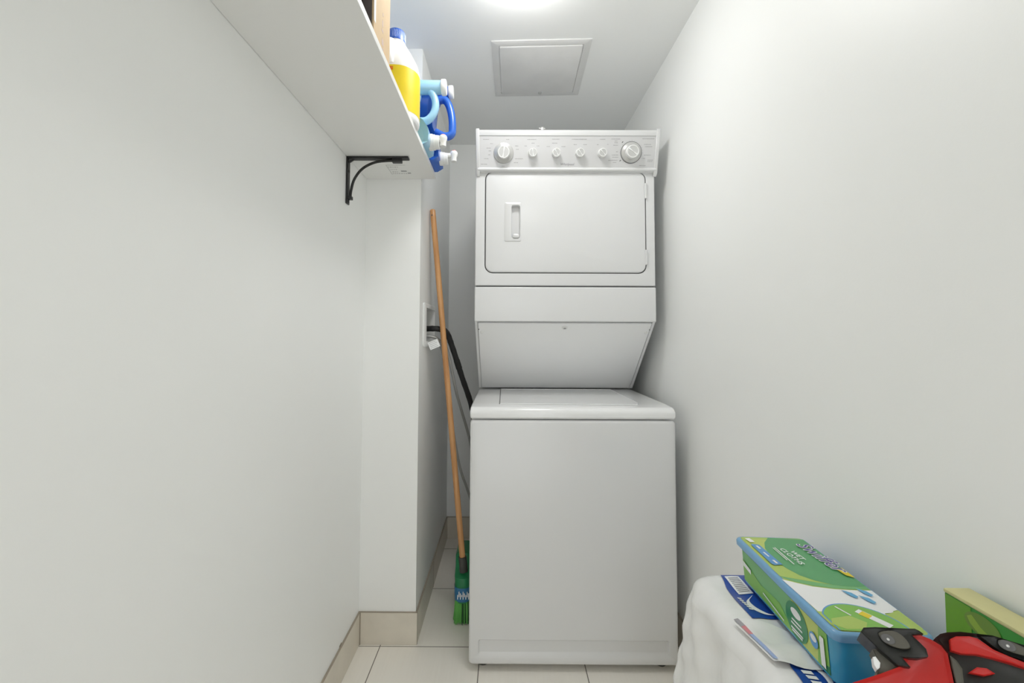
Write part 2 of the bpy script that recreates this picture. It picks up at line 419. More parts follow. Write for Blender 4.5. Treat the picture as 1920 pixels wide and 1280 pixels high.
# thin turned edges either side of the slanted panel
for xs in (AX0, AX1 - .010):
    b = MB(); pr = [(YD + .004, 1.160), (YK - .002, .869), (YK + .02, .869), (YD + .03, 1.160)]
    b.loft([[(xs + (.010 if e else 0), q[0], q[1]) for q in pr] for e in (0, 1)])
    b.build('side_flange', M['enamel'], wd)
sl = Vector((0, YK - YD, .868 - 1.155)); sl.normalize(); sn = Vector((0, sl.z, -sl.y)); sn = Vector((0, -abs(sl.z), -abs(sl.y)))
SP = lambda a, t, n: (a, YD + .010 + sl.y * t + sn.y * n, 1.153 + sl.z * t + sn.z * n)
SL = math.hypot(YK - YD, 1.155 - .868)
b = MB(); b.box(AX0 + .0125, AX1 - .0125, .004, SL - .008, -.006, .0025, .0015, 0, 2, tf=lambda x, y, z: SP(x, y, z))
ap = b.build('slanted_panel', M['enamel_lo'], wd)
b = MB(); b.lathe([(.011, 0), (.011, .004), (.008, .006), (.006, .0045), (.001, .0045)], lambda a, c, h: SP(.231 + a, .024 + c * .8, .002 + h), 20)
lk = b.build('panel_lock', M['plast'], ap)
MB().box(.231 - .0045, .231 + .0045, .022, .028, .006, .0078, .0005, tf=lambda x, y, z: SP(x, y, z)).build('keyhole', M['mark'], lk)
for sx in (AX0 + .024, AX1 - .024):
    MB().lathe([(.0065, 0), (.0065, .002), (.004, .0035), (.001, .0035)], lambda a, c, h: SP(sx + a, .052 + c, .002 + h), 14).build('screw', M['plast'], ap)
    MB().lathe([(.0022, 0), (.002, .0012), (.0005, .0012)], lambda a, c, h: SP(sx + (-.0105 if sx < .2 else .0105) * .95 + a, .034 + c, .004 + h), 8).build('rivet', M['markd'], ap)

# dryer front frame with the door opening
DX0, DX1, DZ0, DZ1 = -.0755, .5375, 1.3440, 1.7320
b = MB(); slab(b, AX0, AX1, 1.2935, 1.752, YD, YD + .020, .004, .004, hole=(DX0 - .0035, DX1 + .0035, DZ0 - .0035, DZ1 + .0035, .031, .018))
b.build('dryer_front', M['enamel'], wd)
b = MB(); b.box(DX0 - .004, DX1 + .004, YD + .013, YD + .0155, DZ0 - .004, DZ1 + .004); b.build('door_gap_shade', M['gap'], wd)  # dark sheet stands in for the shade in the gap around the door
# lower fascia
b = MB(); slab(b, AX0 - .001, AX1 + .001, 1.1555, 1.2885, YD - .003, YD + .022, .004, .005); b.build('dryer_fascia', M['enamel'], wd)
b = MB(); b.box(AX0 + .004, AX1 - .004, YD + .010, YD + .02, 1.28, 1.30); b.build('fascia_gap', M['gap'], wd)
# door with an opening for the recessed grip
HX0, HX1, HZ0, HZ1 = .024, .0555, 1.474, 1.602
b = MB(); slab(b, DX0, DX1, DZ0, DZ1, YD - .004, YD + .012, .028, .005, hole=(HX0, HX1, HZ0, HZ1, .008, .012))
door = b.build('dryer_door', M['enamel'], wd)
b = MB(); yf = YD - .004
op = rr(.0290, 1.5385, .064, .151, .006, 5); ip = rr((HX0 + HX1) / 2, (HZ0 + HZ1) / 2, HX1 - HX0, HZ1 - HZ0, .008, 5)
b.loft([[XZ(*q, yf) for q in op], [XZ(*q, yf - .0012) for q in op], [XZ(*q, yf - .0022) for q in rr(.029, 1.5385, .061, .148, .005, 5)],
        [XZ(*q, yf - .0022) for q in rr((HX0 + HX1) / 2, (HZ0 + HZ1) / 2, HX1 - HX0 + .004, HZ1 - HZ0 + .004, .009, 5)],
        [XZ(*q, yf) for q in ip], [XZ(*q, yf + .017) for q in rr((HX0 + HX1) / 2 - .001, (HZ0 + HZ1) / 2, HX1 - HX0 - .002, HZ1 - HZ0 - .004, .007, 5)]], 0, False, True)
b.loft([[XZ(*q, yf + .004) for q in rr(.0405, 1.4835, .026, .016, .006, 4)], [XZ(*q, yf - .004) for q in rr(.0405, 1.4835, .025, .015, .006, 4)],
        [XZ(*q, yf - .006) for q in rr(.0405, 1.4835, .020, .010, .004, 4)]])
b.build('door_handle', M['enamel'], door)
for (hz0, hz1) in ((1.630, 1.690), (1.374, 1.432)):
    b = MB(); b.box(.5345, .5450, YD - .0065, YD + .004, hz0, hz1, .0018)
    b.tube([(.5385, YD - .0065, hz0 + .001), (.5385, YD - .0065, hz1 - .001)], .0032, 10)
    b.build('hinge', M['enamel'], door)

# control panel
CL = math.hypot(.037, .144)
cdir = (-.037 / CL, .144 / CL); cn = (-.144 / CL, -.037 / CL)
CP = lambda x, w, n: (x, 1.612 + cdir[0] * w + cn[0] * n, 1.732 + cdir[1] * w + cn[1] * n)
CX0, CX1 = -.1125, .5810
b = MB()
pr = [(1.612, 1.736), (1.618, 1.730), (1.66, 1.730), (1.70, 1.872), (1.585, 1.876), (1.5765, 1.872)]
b.loft([[(x, q[0], q[1]) for q in pr] for x in (CX0 + .006, CX1 - .006)])
# raised lips above and below the printed plate, and the two end cheeks
b.box(CX0 + .004, CX1 - .004, .128, CL, -.010, .0035, .002, tf=CP)
b.tube([CP(CX0 + .006, .0075, -.001), CP(CX1 - .006, .0075, -.001)], .0075, 14)
for xa, xb in ((CX0, CX0 + .0135), (CX1 - .0135, CX1)):
    ch = [(1.6095, 1.724), (1.620, 1.716), (1.664, 1.722), (1.705, 1.874), (1.700, 1.880), (1.574, 1.8815), (1.5695, 1.877)]
    ext_profile(b, ch, xa, xb, .0022)
panel = b.build('control_panel', M['enamel'], wd)
b = MB(); b.box(CX0 + .0135, CX1 - .0135, .012, .1275, -.004, .0012, 0, tf=CP); fplate = b

def knob(x, w, R, skirtR, ang, H, two=False):
    b = MB(); K = lambda a, c, h: CP(x + a, w + c, .0012 + h)
    if skirtR:
        b.lathe([(skirtR, 0), (skirtR, .002), (skirtR * .96, .006), (R * 1.22, .010), (R * 1.1, .012)], K, 40, 1)
    b.lathe([(R * 1.08, 0), (R * 1.04, H * .6), (R, H - .0015), (R * .95, H), (R * .84, H), (R * .80, H - .001), (.0005, H - .001)], K, 36, 0)
    b.lathe([(R * .78, H - .0012), (R * .78, H - .0006), (.0004, H - .0006)], K, 32, 2)
    ca, sa = math.cos(ang), math.sin(ang)
    poly = [(-R * .12, -R * .86), (R * .12, -R * .86), (R * .035, 0), (R * .13, R * .86), (-R * .13, R * .86), (-R * .035, 0)]
    poly = [(q[0] * ca - q[1] * sa, q[0] * sa + q[1] * ca) for q in poly]
    b.loft([[K(q[0], q[1], H - .002) for q in poly], [K(q[0], q[1], H + (.0012 if abs(i % 3 - 1) else .0012)) for i, q in enumerate(poly)]], 3)
    b.build('knob', [M['plast'], M['skirt'], M['silver'], M['white']], panel)
knob(-.0075, .066, .0225, .0380, -.15, .026)
for kx, ka in ((.1030, .16), (.1920, .55), (.2815, .65), (.3660, .75)): knob(kx, .066, .0155, 0, ka, .022)
knob(.4765, .069, .0235, .0385, .95, .028)
b = fplate
b.lathe([(.0402, .0008), (.0402, .0018), (.0388, .0018), (.0388, .0008)], lambda a, c, h: CP(.4765 + a, .069 + c, h), 48, 2, False)
# small printed legends: short strokes too fine to read in the photograph
def words(x, w, length, h=.0026, mi=1):
    q = 0.0
    while q < length - .001:
        l = random.choice((.0016, .0022, .0028)); hh = h * random.choice((.75, 1, 1))
        l = min(l, length - q); b.box(x + q, x + q + l, w - hh / 2, w + hh / 2, .0010, .0014, 0, mi, tf=CP); q += l + .0009
for (x, w, l) in ((-.085, .115, .022), (.082, .115, .034), (.176, .116, .028), (.250, .116, .058), (.356, .116, .020), (.400, .117, .032), (.517, .118, .044),
                  (-.058, .100, .010), (.002, .115, .012), (.098, .102, .012), (.176, .102, .020), (.072, .092, .008), (.118, .092, .010), (.156, .090, .012), (.212, .090, .014),
                  (.258, .097, .012), (.295, .097, .012), (.346, .097, .006), (.385, .098, .006), (-.072, .084, .016), (-.064, .074, .010), (-.066, .060, .008),
                  (-.082, .046, .018), (-.030, .034, .012), (-.094, .026, .024), (.036, .046, .030), (.032, .032, .016), (.036, .092, .012), (.040, .080, .010), (-.014, .019, .012),
                  (.412, .110, .010), (.412, .104, .012), (.408, .095, .018), (.404, .060, .024), (.406, .052, .024), (.392, .041, .034), (.410, .033, .014),
                  (.524, .098, .026), (.528, .090, .028), (.526, .060, .026), (.521, .048, .010), (.510, .022, .026), (.541, .042, .020), (.541, .037, .020), (.420, .072, .008)):
    words(x, w, l)
for (x, w, a) in ((.4420, .1060, .9), (.4370, .040, .9)):
    b.box(-.003, .003, -.0013, .0013, .0010, .0016, 0, 2, tf=lambda q, r_, n_: CP(x + q * math.cos(a) - r_ * math.sin(a), w + q * math.sin(a) + r_ * math.cos(a), n_))
for k in range(26):
    a = math.radians(-80 + k * 13); R0, R1 = .0425, .0455
    b.box(R0, R1, -.0003, .0003, .0010, .0014, 0, 1, tf=lambda q, r_, n_: CP(.4765 + q * math.cos(a) - r_ * math.sin(a), .069 + q * math.sin(a) + r_ * math.cos(a), n_))
plate = b.build('faceplate', [M['plate'], M['mark'], M['markd']], panel)
text('logo', 'Whirlpool', .0125, M['logo'], frame(CP(.235, .026, .0015), (1, 0, 0), (0, cdir[0], cdir[1])), plate, shear=.25, align='CENTER', offset=.0001)

# ------------------------------------------------------------------ hose hump on top of the dryer
vh = root('vent_hose', (.165, 1.80, 1.862), 'white hose with chrome clamp arching over the dryer top', 'hose')
b = MB(); pth = spline([(.05, 1.84, 1.876), (.085, 1.82, 1.93), (.125, 1.80, 1.957), (.168, 1.79, 1.966), (.205, 1.80, 1.956), (.245, 1.83, 1.93), (.28, 1.88, 1.90), (.29, 1.95, 1.876)], 8)
b.tube(pth, .014, 14, 0, radii=[.0125 + .0015 * (i % 2) for i in range(len(pth))]); hs = b.build('hose', M['plast'], vh)
b = MB()
for i, x in enumerate((.148, .157, .166)):
    b.tube([(x - .002, 1.792, 1.9655), (x + .002, 1.790, 1.9660)], .0175, 20)
b.box(.150, .164, 1.775, 1.79, 1.976, 1.990, .003); b.tube([(.142, 1.782, 1.985), (.168, 1.782, 1.984)], .0045, 12)
b.build('clamp', M['silver'], vh)

# ------------------------------------------------------------------ outlet box in the alcove wall and its hoses
ob = root('outlet_box', (XP, 1.785, 1.145), 'white recessed washer outlet box in the alcove wall behind the broom', 'outlet box')
b = MB(); oc = (1.770, 1.146)
o_ = rr(1.772, 1.1435, .262, .172, .010, 5); i_ = rr((OB['y0'] + OB['y1']) / 2, (OB['z0'] + OB['z1']) / 2, OB['y1'] - OB['y0'] - .004, OB['z1'] - OB['z0'] - .004, .004, 5)
YZx = lambda a, c, d: (XP + d, a, c)
b.loft([[YZx(*q, 0) for q in o_], [YZx(*q, .004) for q in o_], [YZx(*q, .0065) for q in rr(1.772, 1.1435, .256, .166, .009, 5)],
        [YZx(*q, .0065) for q in i_], [YZx(*q, -.070) for q in i_]], 0, False, True)
b.build('housing', M['plast'], ob)
for (vy, m_) in ((1.735, 'silver'), (1.845, 'silver')):
    b = MB(); b.tube([(XP - .066, vy, 1.098), (XP - .020, vy, 1.098)], .009, 12); b.box(XP - .045, XP - .030, vy - .014, vy + .014, 1.105, 1.118, .002)
    b.build('valve', M[m_], ob)

dh = root('drain_hose', (XP, 1.80, 1.12), 'thick black drain hose bending from the outlet box down beside the washer', 'hose')
dp = spline([(XP - .055, 1.775, 1.128), (XP - .01, 1.76, 1.130), (-.271, 1.755, 1.129), (-.243, 1.78, 1.114), (-.224, 1.82, 1.054), (-.189, 1.88, .925), (-.148, 1.95, .774), (-.138, 2.03, .62), (-.14, 2.12, .45), (-.146, 2.20, .34)], 8)
MB().tube(dp, .0118, 14, radii=[.0118 + (.0007 if (i % 3 == 0) else 0) for i in range(len(dp))]).build('hose', M['rubber'], dh)
MB().tube([dp[36], dp[37], dp[38]], .0136, 14).build('clamp', M['black'], dh)

def supply(off, pts, m_, label):
    r = root('supply_hose', pts[0], label, 'hose', group='supply hoses beside the washer')
    sp = spline(pts, 8); MB().tube(sp, .0058, 10).build('hose', M[m_], r)
    MB().tube([pts[0], tuple(Vector(pts[0]) + (Vector(sp[3]) - Vector(pts[0])) * 1.0)], .0085, 8).build('coupling', M['silver'], r)
supply(0, [(XP - .018, 1.735, 1.098), (XP + .012, 1.735, 1.099), (-.272, 1.745, 1.085), (-.240, 1.78, 1.040), (-.205, 1.85, .847), (-.160, 1.95, .643), (-.150, 2.05, .50), (-.15, 2.15, .42)], 'steel',
       'grey supply hose running nearer the washer beside the black drain hose')
supply(0, [(XP - .018, 1.845, 1.098), (XP + .010, 1.845, 1.096), (-.285, 1.85, 1.075), (-.262, 1.87, .98), (-.242, 1.92, .76), (-.205, 1.96, .52), (-.168, 1.98, .40), (-.150, 2.06, .30), (-.150, 2.14, .24)], 'greyhose',
       'thin grey supply hose hanging lowest in the gap beside the washer')
hg = root('hose_tag', (-.285, 1.742, 1.07), 'small white paper tag hanging on the supply hose under the outlet box', 'tag')
tg = frame((-.287, 1.722, 1.066), (.80, .15, .34), (-.30, 0, .85))
b = MB(); b.box(-.020, .022, -.016, .016, -.0004, .0004, 0, 0, tf=lambda x, y, z: tg @ Vector((x, y, z)))
b.box(-.0205, .0225, -.0165, .0165, -.0003, .0003, 0, 1, tf=lambda x, y, z: tg @ Vector((x, y, z)))
for k in range(4): b.box(-.016, .016 - .004 * (k % 2), -.011 + k * .007, -.0098 + k * .007, -.0007, .0007, 0, 1, tf=lambda x, y, z: tg @ Vector((x, y, z)))
b.build('paper', [M['white'], M['greyp']], hg)

# ------------------------------------------------------------------ broom
br = root('broom', (-.155, 1.77, 0), 'green broom with wooden handle leaning in the gap left of the washer', 'broom')
h0 = Vector((-.1570, 1.7005, .186)); h1 = Vector((-.3015, 1.748, 1.619)); dirn = (h1 - h0).normalized()
pts = [h0 + (h1 - h0) * t for t in [i / 30 for i in range(31)]]
pts += [h1 + dirn * .004, h1 + dirn * .007]
b = MB(); b.tube(pts, .0115, 16, radii=[.0115] * 30 + [.0115, .0095, .004]); hd_ = b.build('handle', M['wood'], br)
c = h1 - dirn * .022
MB().tube([c + Vector((-.003, -.0125, 0)), c + Vector((-.003, .0125, 0))], .0028, 8).build('hang_hole', M['markd'], hd_)
b = MB(); b.tube([h0 + dirn * .0, h0 + dirn * .056], .0152, 16, radii=[.0160, .0150]); b.build('ferrule', M['ferr'], br)
def headloop(z, xa, xb, ya, yb, r): return [(q[0], q[1], z) for q in rr((xa + xb) / 2, (ya + yb) / 2, xb - xa, yb - ya, r, 6)]
b = MB()
b.loft([headloop(.080, -.190, -.128, 1.674, 1.868, .026), headloop(.10, -.190, -.128, 1.673, 1.869, .028), headloop(.150, -.191, -.129, 1.676, 1.866, .027), headloop(.168, -.192, -.129, 1.680, 1.866, .027), headloop(.186, -.193, -.130, 1.718, 1.858, .022),
        headloop(.232, -.192, -.132, 1.720, 1.846, .020), headloop(.243, -.184, -.140, 1.726, 1.832, .012)])
hd2 = b.build('head', M['bgreen'], br)
b = MB(); b.loft([headloop(.086, -.1916, -.1262, 1.6715, 1.8705, .029), headloop(.136, -.1926, -.1270, 1.6735, 1.8680, .029)], 0, False, False)
b.build('head_label', M['lblue'], hd2)
b = MB()
for k in range(9):
    a = .0008 * (k % 3); xk = -.178 + k * .0052
    b.box(xk, xk + .003, 1.6695, 1.672, .098 + .009 * (k % 2), .114 + .006 * ((k * 5) % 3), 0)
b.build('label_print', M['white'], hd2)
random.seed(3); b = MB(); bd = MB()
for i in range(17):
    for j in range(46):
        x = -.188 + i * .0036; y = 1.678 + j * .0041
        fx = (x + .160) * 1.18 - .160; fy = (y - 1.77) * 1.06 + 1.77
        if math.hypot(max(0, abs(i - 8) - 5) / 3, max(0, abs(j - 22.5) - 18) / 5) > 1: continue
        t = bd if random.random() < .12 or (j > 40) else b
        fx = min(fx, -.1215)
        t.tube([(x, y, .088), ((x + fx) / 2, (y + fy) / 2, .045), (fx + random.uniform(-.002, .001), fy + random.uniform(-.003, .003), random.uniform(.0015, .010))], .0014, 4, radii=[.0017, .0018, .0013])
b.build('bristles', M['fibre'], br, sharp=80); o = bd.build('dark_bristles', M['fibred'], br, sharp=80)

# ------------------------------------------------------------------ wall shelf
ZS, ZT = 1.686, 1.702
sh = root('wall_shelf', (XL, .7, ZS), 'long white shelf board high on the left wall carried by a black bracket', 'shelf')
MB().box(XL + .0005, -.2605, -.60, YP - .001, ZS, ZT, .0008, 0, 1).build('board', M['shelf'], sh)
by = 1.378
b = MB(); w = .012
b.box(XL + .0005, XL + .0055, by - w, by + w, 1.530, ZS - .001, .0015)
b.box(XL + .0005, -.318, by - w, by + w, ZS - .0065, ZS - .0005, .0015)
arc = [(XL + .012, by, 1.553), (XL + .014, by, 1.575), (XL + .024, by, 1.613), (XL + .050, by, 1.648), (XL + .090, by, 1.669), (XL + .135, by, 1.675), (XL + .170, by, 1.6745)]
b.tube(spline(arc, 6), .0042, 10, flat=1.0)
b.box(XL + .004, XL + .018, by - .009, by + .009, 1.545, 1.556, .0015)
b.box(XL + .148, XL + .180, by - .009, by + .009, 1.668, 1.682, .002)
b.tube([(XL + .004, by, ZS - .012), (XL + .016, by, ZS - .004)], .008, 10)
bk = b.build('bracket', M['black'], sh)
for q in ((XL + .0055, by, 1.538), (XL + .0055, by, 1.640)):
    MB().lathe([(.0055, 0), (.005, .002), (.001, .0035)], lambda a, c, h: (q[0] + h, q[1] + a, q[2] + c), 12).build('screw', M['black'], bk)
b = MB()
zz = ZS - .0004
def dash(x0, x1, y0, y1, mi): b.box(x0, x1, y0, y1, zz - .0002, zz + .0002, 0, mi)
random.seed(5)
for (yy, xa, xb) in ((1.455, -.408, -.372), (1.475, -.405, -.380), (1.497, -.404, -.385), (1.513, -.407, -.350)):
    q = xa
    while q < xb: l = random.choice((.004, .006, .003)); dash(q, q + l, yy, yy + .006, 0); q += l + .003
dash(-.372, -.352, 1.489, 1.498, 1); dash(-.352, -.341, 1.508, 1.516, 1)
dash(-.412, -.410, 1.44, 1.525, 0); dash(-.412, -.345, 1.44, 1.4415, 0)
b.build('underside_print', [mat('faint_print', (.55, .55, .54), .6), M['mark']], sh)

# ------------------------------------------------------------------ things on the shelf
# bleach jug
jc = (-.3185, 1.202)
jg = root('bleach_jug', (jc[0], jc[1], ZT), 'white bleach jug with yellow label and blue cap standing on the shelf', 'jug')
JW, JD = .137, .124
secs = [(0, .93, .050), (.004, .98, .054), (.012, 1.0, .057), (.055, 1.0, .057), (.145, 1.0, .057), (.158, .975, .056), (.173, .92, .054), (.190, .80, .046), (.208, .66, .038), (.224, .52, .03), (.236, .42, .026), (.244, .37, .0242), (.250, .35, .0236)]
b = MB(); b.loft([[(q[0], q[1], ZT + z) for q in rr(jc[0], jc[1], JW * s_, (JD * s_ if s_ > .5 else max(JD * s_, .047)), r_, 6)] for z, s_, r_ in secs])
jb = b.build('body', M['jug'], jg)
b = MB(); C2 = lambda a, c, h: (jc[0] + a, jc[1] + c, ZT + h)
b.lathe([(.0255, .246), (.0255, .272), (.0240, .276), (.001, .2765)], C2, 36)
for k in range(36):
    a = 2 * math.pi * k / 36; b.tube([C2(.0255 * math.cos(a), .0255 * math.sin(a), .249), C2(.0255 * math.cos(a), .0255 * math.sin(a), .271)], .0007, 4)
b.build('cap', M['capblue'], jg)
b = MB()
b.tube(spline([C2(-.010, -.024, .236), C2(-.010, -.043, .222), C2(-.008, -.057, .196), C2(-.004, -.062, .166), C2(-.002, -.058, .150)], 6), .0095, 12, flat=1.3); b.build('grip', M['jug'], jg)
b = MB()
def jl(z, e, top=None):
    out = []
    for q in rr(jc[0], jc[1], JW + e, JD + e, .0573, 6): out.append((q[0], q[1], ZT + z))
    return out
L_ = [jl(.020, .0008), jl(.08, .0010), jl(.143, .0008)]
b.loft(L_, 0, False, False); lab = b.build('label', M['yellow'], jg)
b = MB(); b.box(jc[0] - .008, jc[0] + .008, jc[1] - JD / 2 - .0018, jc[1] - JD / 2 + .0006, ZT + .128, ZT + .1375, 0); b.build('label_print', M['orange'], lab)

# detergent dispensers lying flat, nozzle end over the shelf edge
def dispenser(yc, bodymat, body_poly, th, neck, loop, loopr, collar, valve, label, flat=1.25):
    r = root('detergent_bottle', (-.38, yc, ZT), label, 'detergent bottle', group='detergent dispensers on the shelf')
    b = MB(); b.prism(body_poly, XZ, yc - th / 2, yc + th / 2, .022, nb=5)
    bd_ = b.build('body', bodymat, r, sharp=60)
    nx0, nx1, nz, nr = neck
    Kx = lambda yy, zz_: (lambda a, c, h: (h, yy + a, zz_ + c))
    b = MB(); b.lathe([(nr * 1.12, nx0), (nr, nx0 + .02), (nr * .96, nx1 - .004), (nr * .90, nx1)], Kx(yc, nz), 28); b.build('neck', bodymat, r)
    b = MB(); b.lathe([(nr * 1.05, nx1 - .001), (nr * 1.12, nx1 + .001), (nr * 1.12, nx1 + .012), (nr * 1.0, nx1 + .0155), (.001, nx1 + .016)], Kx(yc, nz), 28)
    b.build('vent_cap', M['plast'], r)
    b = MB(); b.tube(spline([(x, yc, z) for x, z in loop], 7), loopr, 14, flat=flat); b.build('handle', bodymat, r, sharp=70)
    cx0, cx1, cz, crr = collar
    b = MB(); b.lathe([(crr * .98, cx0 - .004), (crr, cx0), (crr, cx0 + .006), (crr * .93, cx0 + .0065), (crr * .93, cx0 + .014), (crr * .86, cx0 + .0145), (crr * .82, cx1), (.002, cx1)], Kx(yc, cz), 28)
    cl = b.build('collar', M['plast'], r)
    vx, vz = valve
    b = MB(); b.tube([(cx1 - .004, yc, vz), (vx, yc, vz)], .0085, 14)
    b.lathe([(.010, -.022), (.010, -.006), (.013, 0), (.0135, .008), (.0115, .013), (.001, .0135)], lambda a, c, h: (vx + a, yc + c, vz + h), 22)
    tp = b.build('tap', M['plast'], r)
    b = MB(); b.lathe([(.0085, .012), (.0080, .0165), (.001, .017)], lambda a, c, h: (vx + a, yc + c, vz + h), 18); b.build('tap_button', M['redish'], tp)
    return r
# polygons are counter-clockwise in x,z
lightpoly = [(-.500, 1.703), (-.262, 1.703), (-.2455, 1.712), (-.243, 1.735), (-.246, 1.758), (-.262, 1.782), (-.290, 1.800), (-.298, 1.84), (-.298, 1.885), (-.290, 1.915), (-.290, 1.938), (-.33, 1.945), (-.46, 1.940), (-.500, 1.90)]
dispenser(1.372, M['sky'], lightpoly, .112, (-.292, -.211, 1.918, .0225),
          [(-.277 + .046 * math.cos(math.radians(t)), 1.860 + .058 * math.sin(math.radians(t))) for t in (112, 80, 50, 20, -10, -40, -70, -105)], .0120,
          (-.2455, -.217, 1.7335, .0265), (-.205, 1.742), 'light blue detergent dispenser lying on the shelf behind the bleach jug')
darkpoly = [(-.500, 1.703), (-.270, 1.703), (-.250, 1.7035), (-.230, 1.716), (-.231, 1.750), (-.240, 1.790), (-.252, 1.82), (-.256, 1.87), (-.252, 1.92), (-.246, 1.945), (-.238, 1.962), (-.26, 1.972), (-.46, 1.972), (-.500, 1.94)]
dispenser(1.492, M['royal'], darkpoly, .110, (-.245, -.203, 1.972, .0205),
          [(-.250, 1.938), (-.222, 1.945), (-.204, 1.925), (-.193, 1.885), (-.190, 1.845), (-.194, 1.818), (-.218, 1.811), (-.250, 1.826)], .0135,
          (-.2300, -.205, 1.730, .0235), (-.184, 1.742), 'dark blue detergent dispenser lying on the shelf, furthest from the camera')

# cardboard carton, dark box and white bottle at the near end of the shelf
cb = root('cardboard_box', (-.335, .887, ZT), 'tall tan cardboard box on the shelf beside the bleach jug', 'box')
MB().box(-.405, -.2655, .8285, .9455, ZT + .0015, ZT + .36, .0015).build('carton', M['card'], cb)
MB().box(-.2662, -.2650, .8290, .8400, ZT + .032, ZT + .30, 0).build('tape', M['white'], cb)
b = MB()
for (y0, y1, za, zb) in ((.882, .893, .048, .054), (.885, .891, .060, .075), (.884, .895, .020, .034), (.889, .897, .012, .016), (.888, .892, .085, .092)):
    b.box(-.2660, -.2652, y0, y1, ZT + za, ZT + zb, 0)
b.build('faded_marks', M['purple'], cb)
kb = root('storage_box', (-.33, .80, ZT), 'dark brown box on the shelf in front of the cardboard box', 'box')
MB().box(-.40, -.268, .772, .8270, ZT + .0005, ZT + .19, .004).build('carton', M['darkbox'], kb)
MB().box(-.402, -.266, .770, .8280, ZT + .19, ZT + .215, .004).build('lid', M['darkbox'], kb)
wb = root('white_bottle', (-.300, .737, ZT), 'white bottle on the shelf in front of the dark box', 'bottle')
W2 = lambda a, c, h: (-.302 + a, .737 + c, ZT + h)
MB().lathe([(.028, 0), (.031, .004), (.031, .12), (.026, .14), (.013, .152), (.0125, .165)], W2, 28).build('body', M['jug'], wb)
MB().lathe([(.0145, .160), (.0145, .182), (.001, .183)], W2, 24).build('cap', M['sky'], wb)

# ------------------------------------------------------------------ plastic-wrapped paper pack on the floor, right foreground
PZ = .612
pk = root('paper_roll_pack', (.50, .64, 0), 'white plastic pack of paper rolls with blue print beside the right wall', 'paper roll pack')
PX0, PX1, PY0, PY1 = .382, .612, .300, .925
def bump(x, y, z):
    """soft bulges of the rolls plus pulled creases in the film"""
    s = .5 + .5 * math.cos((y - PY0) * 2 * math.pi / .108)
    crease = .0040 * math.sin(34 * y + 22 * z + 2.2 * math.sin(9 * z)) + .0022 * math.sin(70 * y - 46 * z + 1.7 * math.sin(21 * y)) + .0015 * math.sin(120 * z + 60 * y)
    return s, crease
def packpt(q, z, inset):
    x, y = q; s, cr_ = bump(x, y, z); out = 0
    fall = max(0, min(1, (PZ - z) / .30)); side = 1 if x < .47 else 0
    if side: x -= .010 * (s - .3) * min(1, fall * 3) + cr_ * min(1, fall * 6 + .3) + .045 * fall ** 1.3
    back = 1 if y > .86 else 0
    if back: y += .012 * fall + .5 * cr_ * min(1, fall * 5)
    return (min(x, .6235), y, z)
def dense_rr(ins, r):
    out = []; base = rr((PX0 + PX1) / 2, (PY0 + PY1) / 2, PX1 - PX0 - 2 * ins, PY1 - PY0 - 2 * ins, r, 6)
    m_ = len(base)
    for i in range(m_):
        a, c_ = base[i], base[(i + 1) % m_]; L2 = math.hypot(a[0] - c_[0], a[1] - c_[1])
        k_ = 1
        if (i + 1) % 7 == 0: k_ = 64 if L2 > .3 else 18
        for t in range(k_): out.append((a[0] + (c_[0] - a[0]) * t / k_, a[1] + (c_[1] - a[1]) * t / k_))
    return out
loops = []
zs_ = [.003, .012] + [.03 + .014 * k for k in range(40)]
for z in zs_:
    if z > PZ - .034: break
    loops.append([packpt(q, z, 0) for q in dense_rr(.004 if z < .01 else 0, .035)])
for k in range(0, 7):
    a = math.pi / 2 * k / 6; ins = .032 * (1 - math.cos(a)); z = PZ - .034 + .032 * math.sin(a)
    loops.append([packpt(q, z, 0) for q in dense_rr(ins, .035)])
def topz(x, y):
    dx = min(x - PX0, PX1 - x); dy = min(y - PY0, PY1 - y)
    return PZ - .002 + .002 * math.sin(44 * y + 12 * x) * min(1, max(0, min(dx, dy)) / .05) + .0012 * math.sin(95 * x + 30 * y) * min(1, max(0, min(dx, dy)) / .05)
for ins in (.045, .060, .080, .100, .1085):
    loops.append([(q[0], q[1], topz(*q)) for q in dense_rr(ins, max(.035 - ins * .3, .001))])
b = MB(); b.loft(loops); b.build('wrap', M['film'], pk, sharp=75)
def sheet(poly_rows, m_, name, parent, lift=.0012, extra=None):
    """strip mesh from rows of (x,y) points following the top of the pack"""
    b = MB(); n = len(poly_rows[0]); vs_ = []; fs = []
    for r_ in poly_rows:
        for (x, y) in r_: vs_.append((x, y, surf(x, y) + lift))
    for i in range(len(poly_rows) - 1):
        for k in range(n - 1): a = i * n + k; fs.append([a, a + 1, a + n + 1, a + n])
    b.add(vs_, fs); return b.build(name, m_, parent, sharp=80)
def surf(x, y):
    # height of the pack's top, falling over its rounded shoulders
    d = min(x - PX0, PX1 - x, y - PY0, PY1 - y)
    if d < .032:
        t = max(0, (.032 - d) / .032); return PZ - .002 - .032 * (1 - math.sqrt(max(0, 1 - t * t))) + .0004
    return topz(x, y) + .0003
def rows(edge_l, edge_r, y0, y1, n=28, m=14):
    out = []
    for i in range(n + 1):
        y = y0 + (y1 - y0) * i / n; a, c_ = edge_l(y), edge_r(y)
        out.append([(a + (c_ - a) * k / m, y) for k in range(m + 1)])
    return out
band = sheet(rows(lambda y: .4330 + .010 * max(0, (y - .86) / .05) + .004 * math.sin(30 * y), lambda y: .520, .762, .904), M['navy'], 'blue_print', pk)
band2 = sheet(rows(lambda y: .4220 + .020 * max(0, (y - .66) / .03) + .003 * math.sin(50 * y), lambda y: .515, .320, .682), M['navy'], 'blue_print', pk)
